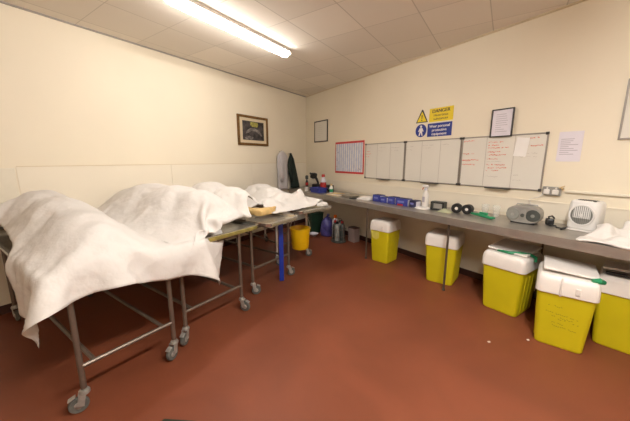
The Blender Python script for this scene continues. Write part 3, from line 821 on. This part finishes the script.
for sz in (0, 1): m.box((0, -.028, .012+sz*.086), (.17, .012, .012), bev=.003)
for sx in (-1, 1): m.box((sx*.079, -.028, .055), (.012, .012, .098), bev=.003)
m.build('black_rim', 'black', t)
MB().box((.01, -.027, .055), (.11, .006, .06), bev=.002).build('clear_front', 'silver', t)
t = onc('plastic_bag', 3.865, .42, 0, 'flat pale green plastic wrap left of the black rolls', 'bag')
rnd = random.Random(5)
m = MB(); n = 14
g = [[m.bm.verts.new(((i/(n-1)-.5)*.17, (j/(n-1)-.5)*.14, .004+.05*math.sin(PI*i/(n-1))*math.sin(PI*j/(n-1))*rnd.uniform(.5, 1))) for j in range(n)] for i in range(n)]
for i in range(n-1):
    for j in range(n-1): m.bm.faces.new((g[i][j], g[i+1][j], g[i+1][j+1], g[i][j+1]))
m.build('wrap', mat('pale_green_film', (.55, .56, .38), .25, transl=.3), t, smooth=True)
for k, (s, off, rz) in enumerate(((3.965, .34, .35), (4.08, .31, .1))):
    t = onc('tape_roll', s, off, rz, ('left' if k == 0 else 'right')+' one of two black tape rolls standing on edge', 'tape', 'black tape rolls on the counter')
    MB().lathe([(.018, -.034), (.054, -.034), (.058, -.030), (.058, .030), (.054, .034), (.018, .034), (.018, -.034)], (0, 0, .058), 32, 'y', cap=False).build('tape', 'black', t, smooth='auto')
    MB().lathe([(.002, -.035), (.018, -.035), (.018, .035), (.002, .035)], (0, 0, .058), 24, 'y').build('core', 'whitebar', t, smooth='auto')
t = onc('clear_cup', 4.23, .22, 0, 'clear plastic cup behind the green clamp, beside tape rolls', 'cup', 'clear plastic cups')
MB().lathe([(.026, 0), (.029, .004), (.038, .125), (.040, .128), (.037, .127), (.027, .006), (.002, .004)], seg=24, cap=False).build('cup_wall', 'clear', t, smooth='auto')
t2 = dup(t, WR(4.34, .20, CT+.0005), ANG, 'clear plastic cup to the right of the first cup, nearer the radio')
t = onc('clamp_tool', 4.265, .38, -.25, 'long green plastic clamp lying on the counter', 'tool')
MB().tube([(-.13, .01, .022), (-.05, .0, .026), (.05, -.005, .022), (.13, -.01, .020), (.155, -.01, .02)], [.012, .017, .018, .016, .010], 10).build('jaw', 'biggreen', t, smooth='auto')
MB().box((.015, .02, .045), (.09, .035, .03), bev=.010).build('grip', 'biggreen', t)
MB().tube([(.02, .0, .02), (.08, .03, .018), (.14, .035, .016)], .010, 8).build('handle', 'biggreen', t, smooth='auto')

# radio
t = onc('portable_radio', 4.64, .28, .12, 'silver oval portable radio on counter below the right whiteboard', 'radio')
rings = []
for yy, k in ((-.085, .93), (-.075, 1), (.06, 1), (.085, .88)):
    rg = []
    for j in range(32):
        a = 2*PI*j/32; ca, sa = math.cos(a), math.sin(a)
        rg.append(((.140*k)*math.copysign(abs(ca)**.6, ca), yy, .090+.084*k*math.copysign(abs(sa)**.7, sa)))
    rings.append(rg)
MB().loft(rings).build('casing', 'silver', t, smooth='auto')
for sx, mt in ((-1, 'greyplastic'), (1, 'darkgrey')):
    sp = MB().lathe([(.001, -.012), (.052, -.010), (.058, -.004), (.058, .01), (.001, .01)], (sx*.082, -.084, .090), 28, 'y').build('speaker', mt, t, smooth='auto')
    MB().lathe([(.001, -.018), (.014, -.016), (.018, -.010), (.001, -.009)], (sx*.082, -.084, .090), 20, 'y').build('speaker_cone', 'silver' if sx < 0 else 'greyplastic', sp, smooth='auto')
MB().box((0, -.088, .092), (.06, .010, .10), bev=.006).build('dial_panel', 'silver', t)
MB().lathe([(.001, -.008), (.016, -.008), (.018, 0), (.001, 0)], (0, -.094, .086), 20, 'y').build('tuning_knob', 'darkgrey', t, smooth='auto')
MB().box((0, -.01, .008), (.20, .14, .016), bev=.004).build('foot_rail', 'black', t)
MB().tube([(-.09, .04, .16), (-.085, .04, .182), (.085, .04, .182), (.09, .04, .16)], .006, 8).build('handle', 'silver', t, smooth='auto')
t = onc('power_adapter', 4.82, .19, .4, 'black plug adapter between radio and fan heater', 'adapter')
MB().box((0, 0, .032), (.065, .06, .062), bev=.012).build('adapter_body', 'black', t)
MB().tube([(-.01, -.02, .06), (-.015, -.03, .085), (.01, -.03, .095), (.03, -.01, .07)], .008, 8).build('cable_loop', 'black', t, smooth='auto')
cab = MB().tube([(0, 0, .008), (.03, -.03, .010), (.06, -.02, .012), (.08, -.07, .008), (.12, -.08, .008), (.15, -.06, .02), (.14, -.09, .008), (.13, -.13, .008)], .007, 8).build('power_cable', 'black', None, smooth='auto', loc=WR(4.83, .24, CT+.001), rotz=ANG)
tag(cab, 'tangled black cable lying on counter beside the fan heater', 'cable')
cab = MB().tube([(-.01, -.012, .0), (-.05, -.02, -.03), (-.12, -.02, -.06), (-.10, -.02, -.12), (.0, -.02, -.20), (.06, -.05, -.255)], .0035, 6).build('power_cable', 'whitebar', None, smooth='auto', loc=WR(4.70, .022, 1.145), rotz=ANG)
tag(cab, 'thin white cable hanging on the wall below the double socket', 'cable')

# fan heater
t = onc('fan_heater', 5.075, .215, -.12, 'white upright fan heater with round dark grille', 'heater'); t.scale = (.90, .90, .95)
MB().loft([rr(.20, .17, .04, .012, 0, .01), rr(.235, .20, .05, .03, 0, .01), rr(.24, .205, .055, .15, 0, .01), rr(.24, .205, .06, .25, 0, .01), rr(.225, .19, .06, .278, 0, .01), rr(.20, .165, .05, .287, 0, .01)]).build('casing', 'fanwhite', t, smooth='auto')
gr = MB().lathe([(.086, -.006), (.097, -.008), (.100, 0), (.100, .012), (.086, .012), (.086, -.006)], (0, -.093, .155), 40, 'y', cap=False).build('grille_ring', 'fanwhite', t, smooth='auto')
MB().lathe([(.001, .001), (.088, .001), (.088, .010), (.001, .010)], (0, -.093, .155), 36, 'y').build('grille_recess', 'greyplastic', t)
m = MB()
for k in range(-5, 6):
    x = k*.015; h = 2*math.sqrt(max(.0004, .086**2-x*x)); m.box((x, -.094, .155), (.0022, .006, h))
m.build('grille_bars', 'fandark', gr)
m = MB(); m.lathe([(.001, -.006), (.014, -.006), (.016, 0)], (0, -.094, .155), 16, 'y'); m.build('hub', 'fanwhite', gr)
ring = []
m = MB()
for k in range(-4, 5):
    x = k*.017; h = 2*math.sqrt(max(.0001, .08**2-x*x))*.62; m.box((x, .01, .289), (.010, h, .005))
m.build('top_vent', 'fandark', t)
MB().lathe([(.014, .284), (.014, .296), (.002, .297)], (.07, -.055, 0), 16).build('control_knob', 'fandark', t)
MB().box((0, 0, .008), (.22, .17, .014), bev=.005).build('foot', 'whitebar', t)
t = onc('marker_pen', 5.335, .655, .2, 'short black pen under the crumpled sheet edge at counter front', 'pen')
MB().tube([(-.03, 0, .010), (.03, 0, .010)], .009, 10).build('barrel', 'black', t, smooth='auto')
MB().tube([(.03, 0, .010), (.05, 0, .010)], .007, 10).build('cap', 'darkgrey', t, smooth='auto')

# crumpled sheet at the right end of the counter
def fR(x, y): 
    a, b = x-CORN[0], y-CORN[1]
    return a*WC+b*WS, a*WS-b*WC
def gR(u, v): return CORN[0]+WC*u+WS*v, CORN[1]+WS*u-WC*v
SC_ = [(5.245, .37, .05, .07, .12), (5.35, .20, .07, .09, .13), (5.36, .50, .06, .05, .05), (5.44, .25, .10, .09, .12), (5.55, .48, .10, .06, .08), (5.85, .3, .16, .14, .18)]
cc = gR(5.54, .40)
def warpc(x, y):
    v = y-cc[1]; f = (x-(cc[0]-.42))/.84; a = -.42+.17*sstep(.04, .14, v)
    return cc[0]+a+(.42-a)*f, y
drape('crumpled_sheet', 'crumpled white sheet heaped on the counter right of the fan heater', 'sheet', cc[0]-.42, cc[0]+.42, cc[1]-.36, cc[1]+.36,
      mk_top((.5, 7., .02, .69), CT, SC_, 0., m=.006, tf=(fR, gR)), CT+.22, res=.022, steps=110, it=8, fric=.9, warp=warpc, seed=5, yaw=ANG, slack=.16)
# small towel under the spray bottle
t = onc('paper_towel', 3.555, .42, .2, 'crumpled white paper towel under the spray bottle', 'towel')
m = MB(); n = 12; rnd = random.Random(9)
rings = [[(.095*k*math.cos(2*PI*j/20)*(1+.10*math.sin(3*j)), .10*k*math.sin(2*PI*j/20)*(1+.12*math.cos(4*j)), z+.003*rnd.random()) for j in range(20)] for k, z in ((.96, .0), (1, .006), (.85, .016), (.6, .017), (.3, .017))]
m.loft(rings).build('towel_layers', 'paper', t, smooth='auto')

# ------------------------------------------------------------------ things under the counter, far end
def onf(name, s, off, rz, label, cat, group=None): return thing(name, WR(s, off, 0), ANG+rz, label, cat, group)
t = onf('crate', .98, .42, 0, 'dark green-black crate under the far end of counter', 'crate')
MB().loft([rr(.22, .28, .02, 0), rr(.25, .31, .02, .40), rr(.27, .33, .025, .402), rr(.27, .33, .025, .42), rr(.235, .295, .02, .42), rr(.21, .27, .02, .02)]).build('crate_body', mat('dark_green_plastic', (.008, .03, .014), .5, var=.3), t, smooth='auto')
MB().box((0, -.166, .33), (.10, .006, .03), bev=.002).build('hand_grip', 'greyplastic', t)
def lump(name, w, d, h, mt, parent, seed, K=26, n=12, amp=.12):
    rnd = random.Random(seed); ph = [rnd.uniform(0, 6) for _ in range(6)]
    rings = []
    for i in range(n):
        f = i/(n-1); k = (1-max(0, (f-.55)/.45)**2*.72)*(.92+.08*min(1, f*6))
        rg = []
        for j in range(K):
            a = 2*PI*j/K
            q = 1+amp*(math.sin(3*a+ph[0]+4*f)*.5+math.sin(5*a+ph[1]-6*f)*.4+math.sin(8*a+ph[2]+9*f)*.25)
            rg.append((w/2*k*q*math.cos(a), d/2*k*q*math.sin(a), h*f))
        rings.append(rg)
    return MB().loft(rings).build(name, mt, parent, smooth=True)
t = onf('plastic_sack', 1.36, .36, 0, 'violet-blue plastic sack under the counter beside the crate', 'sack')
lump('sack_body', .26, .26, .38, 'bag', t, 4)
MB().tube([(0, 0, .37), (.01, 0, .40), (.03, .01, .43)], [.03, .018, .035], 10).build('tied_neck', 'bag', t, smooth=True)
t = onf('plastic_bottle', 1.58, .33, 0, 'white bottle with orange cap behind the blue sack', 'bottle')
MB().lathe([(.05, 0), (.06, .01), (.06, .33), (.05, .37), (.025, .40)], seg=20).build('bottle_body', 'boxwhite', t, smooth='auto')
MB().lathe([(.03, .39), (.032, .395), (.032, .445), (.02, .455)], seg=18).build('cap', 'orange', t, smooth='auto')
t = onf('bowl', 1.26, .63, 0, 'low white bowl on floor in front of the blue sack', 'bowl')
MB().lathe([(.05, 0), (.06, .004), (.10, .055), (.105, .058), (.098, .057), (.055, .010), (.002, .009)], seg=28, cap=False).build('bowl_body', 'boxwhite', t, smooth='auto')
t = onf('bottle_carrier', 1.83, .44, .1, 'grey wire carrier holding upright canisters under counter', 'carrier')
MB().lathe([(.13, 0), (.14, .006), (.14, .03), (.13, .035), (.002, .03)], seg=28).build('base_plate', 'darkgrey', t, smooth='auto')
for a in range(4):
    an = a*PI/2+.4
    x, y = .072*math.cos(an), .072*math.sin(an)
    c = MB().lathe([(.04, .036), (.048, .042), (.048, .28), (.04, .32), (.02, .34), (.02, .36)], (x, y, 0), 18).build('canister', 'greyplastic' if a % 2 else 'darkgrey', t, smooth='auto')
    MB().lathe([(.024, .358), (.026, .362), (.026, .39), (.018, .395)], (x, y, 0), 14).build('cap', 'black' if a % 2 else 'red', c, smooth='auto')
for zz in (.12, .25):
    MB().tube([(.132*math.cos(2*PI*k/24), .132*math.sin(2*PI*k/24), zz) for k in range(25)], .004, 6).build('ring_wire', 'steel_dark', t, smooth='auto')
m = MB()
MB().tube([(-.132, 0, .02), (-.132, 0, .36), (-.06, 0, .44), (.06, 0, .44), (.132, 0, .36), (.132, 0, .02)], .005, 8).build('carry_handle', 'steel_dark', t, smooth='auto')
t = onf('instrument_case', 1.98, .20, 0, 'small pinkish-grey case against wall behind the wire carrier', 'case')
MB().box((0, 0, .13), (.17, .14, .26), bev=.01).build('case_body', mat('pinkish_grey_plastic', (.30, .22, .20), .5), t)
MB().box((0, 0, .265), (.17, .14, .02), bev=.006).build('case_lid', 'skirt', t)

# ------------------------------------------------------------------ beside the trolleys
t = thing('blue_board', (1.79, 2.50, 0), R(42), 'tall narrow blue plastic board standing against third trolley leg', 'board')
MB().box((0, 0, .405), (.055, .014, .79), bev=.003).build('board', 'bluebar', t)
t = thing('bucket', (1.63, 3.10, .25), .3, 'yellow plastic bucket hanging from the furthest trolley', 'bucket')
MB().lathe([(.003, .004), (.115, 0), (.119, .008), (.143, .285), (.150, .287), (.150, .298), (.143, .300), (.139, .290), (.113, .014), (.003, .012)], seg=36, cap=False).build('bucket_body', 'bucket', t, smooth='auto')
MB().tube([(.147*math.cos(a), .147*math.sin(a)*.25, .285+.22*math.sin(a)) for a in [PI*k/16 for k in range(17)]], .0035, 8).build('bail_handle', 'steel', t, smooth='auto')
t = thing('equipment_case', (2.63, .66, 0), R(30), 'dark case edge on the floor at the bottom of the picture', 'case')
MB().box((0, -.10, .045), (.20, .24, .09), bev=.012).build('case_body', mat('dark_green_fabric', (.018, .022, .010), .8, var=.3), t)
MB().tube([(-.05, -.10, .088), (-.045, -.10, .115), (.045, -.10, .115), (.05, -.10, .088)], .007, 8).build('handle', 'black', t, smooth='auto')
for x, y, l in ((4.004, 2.561, 'tiny white scrap on floor before the third waste bin'), (4.276, 2.776, 'tiny white scrap on floor beside frontmost bin')):
    m = MB().poly([(-.012, -.006), (.008, -.01), (.014, .004), (.002, .011), (-.010, .006)], .0005, .004)
    tag(m.build('paper_scrap', 'speck', None, loc=(x, y, 0), rotz=x), l, 'scrap', 'scraps on the floor')

wx, wy = g4(1.80, .17)
wad = lump('cloth_wad', .16, .10, .055, 'sheet', None, 12, amp=.2); wad.location = (wx, wy, .873); wad.rotation_euler[2] = 1.0
tag(wad, 'small white wad of cloth at the end corner of the furthest trolley', 'cloth')
# bare foot on the third trolley
FZ = .862+.006
def skin_mesh(name, verts, edges, radii, m):
    me = bpy.data.meshes.new(name); me.from_pydata(verts, edges, []); me.materials.append(M[m])
    o = bpy.data.objects.new(name, me); COL.objects.link(o)
    o.modifiers.new('skin', 'SKIN')
    me.skin_vertices or None
    if not me.skin_vertices:
        bpy.context.view_layer.objects.active = o
        me.attributes
    for i, r_ in enumerate(radii):
        me.skin_vertices[0].data[i].radius = r_
    me.skin_vertices[0].data[0].use_root = True
    sb = o.modifiers.new('sub', 'SUBSURF'); sb.levels = 2; sb.render_levels = 2
    return o
V = [(1.30, 2.215, FZ+.055), (1.48, 2.22, FZ+.052), (1.62, 2.235, FZ+.045), (1.70, 2.26, FZ+.043), (1.715, 2.32, FZ+.043), (1.722, 2.39, FZ+.043), (1.728, 2.44, FZ+.044), (1.715, 2.225, FZ+.036)]
Rr = [(.056, .056), (.050, .050), (.042, .042), (.046, .048), (.042, .050), (.034, .048), (.026, .046), (.034, .036)]
Eg = [(0, 1), (1, 2), (2, 3), (3, 4), (4, 5), (5, 6), (3, 7)]
toes = ((.074, .046, .0125), (.058, .042, .009), (.044, .037, .0085), (.031, .032, .008), (.019, .026, .0075))
m = MB()
ft = skin_mesh('bare_foot', V, Eg, Rr, 'skin')
dg = bpy.context.evaluated_depsgraph_get(); me = bpy.data.meshes.new_from_object(ft.evaluated_get(dg))
m.bm.from_mesh(me); bpy.data.objects.remove(ft)
for zz, L, r_ in toes:
    p0 = Vector((1.727, 2.445, FZ+zz)); m.tube([p0-Vector((0, .02, 0)), p0, p0+Vector((.005, L*.55, .001)), p0+Vector((0, L*.9, -.003)), p0+Vector((0, L, -.004))], [r_*.8, r_, r_*1.0, r_*.85, r_*.3], 12)
ft = m.build('bare_foot', 'skin', None, smooth=True)
tag(ft, 'bare tan foot and ankle lying on third trolley past the sheet edge', 'foot')

# ------------------------------------------------------------------ camera
cd = bpy.data.cameras.new('camera'); cam = bpy.data.objects.new('camera', cd); COL.objects.link(cam)
cd.sensor_width = 36; cd.lens = 16.0; cd.clip_start = .02
cam.location = (3.976, 0, 1.5)
cam.rotation_euler = (R(90-10.28), 0, math.atan2(.559, .829))
SC.camera = cam
w = bpy.data.worlds.new('world'); SC.world = w; w.use_nodes = True
w.node_tree.nodes['Background'].inputs[0].default_value = (.9, .85, .75, 1); w.node_tree.nodes['Background'].inputs[1].default_value = .02
SC.view_settings.view_transform = 'Standard'; SC.view_settings.look = 'None'; SC.view_settings.exposure = .18; SC.view_settings.gamma = 1
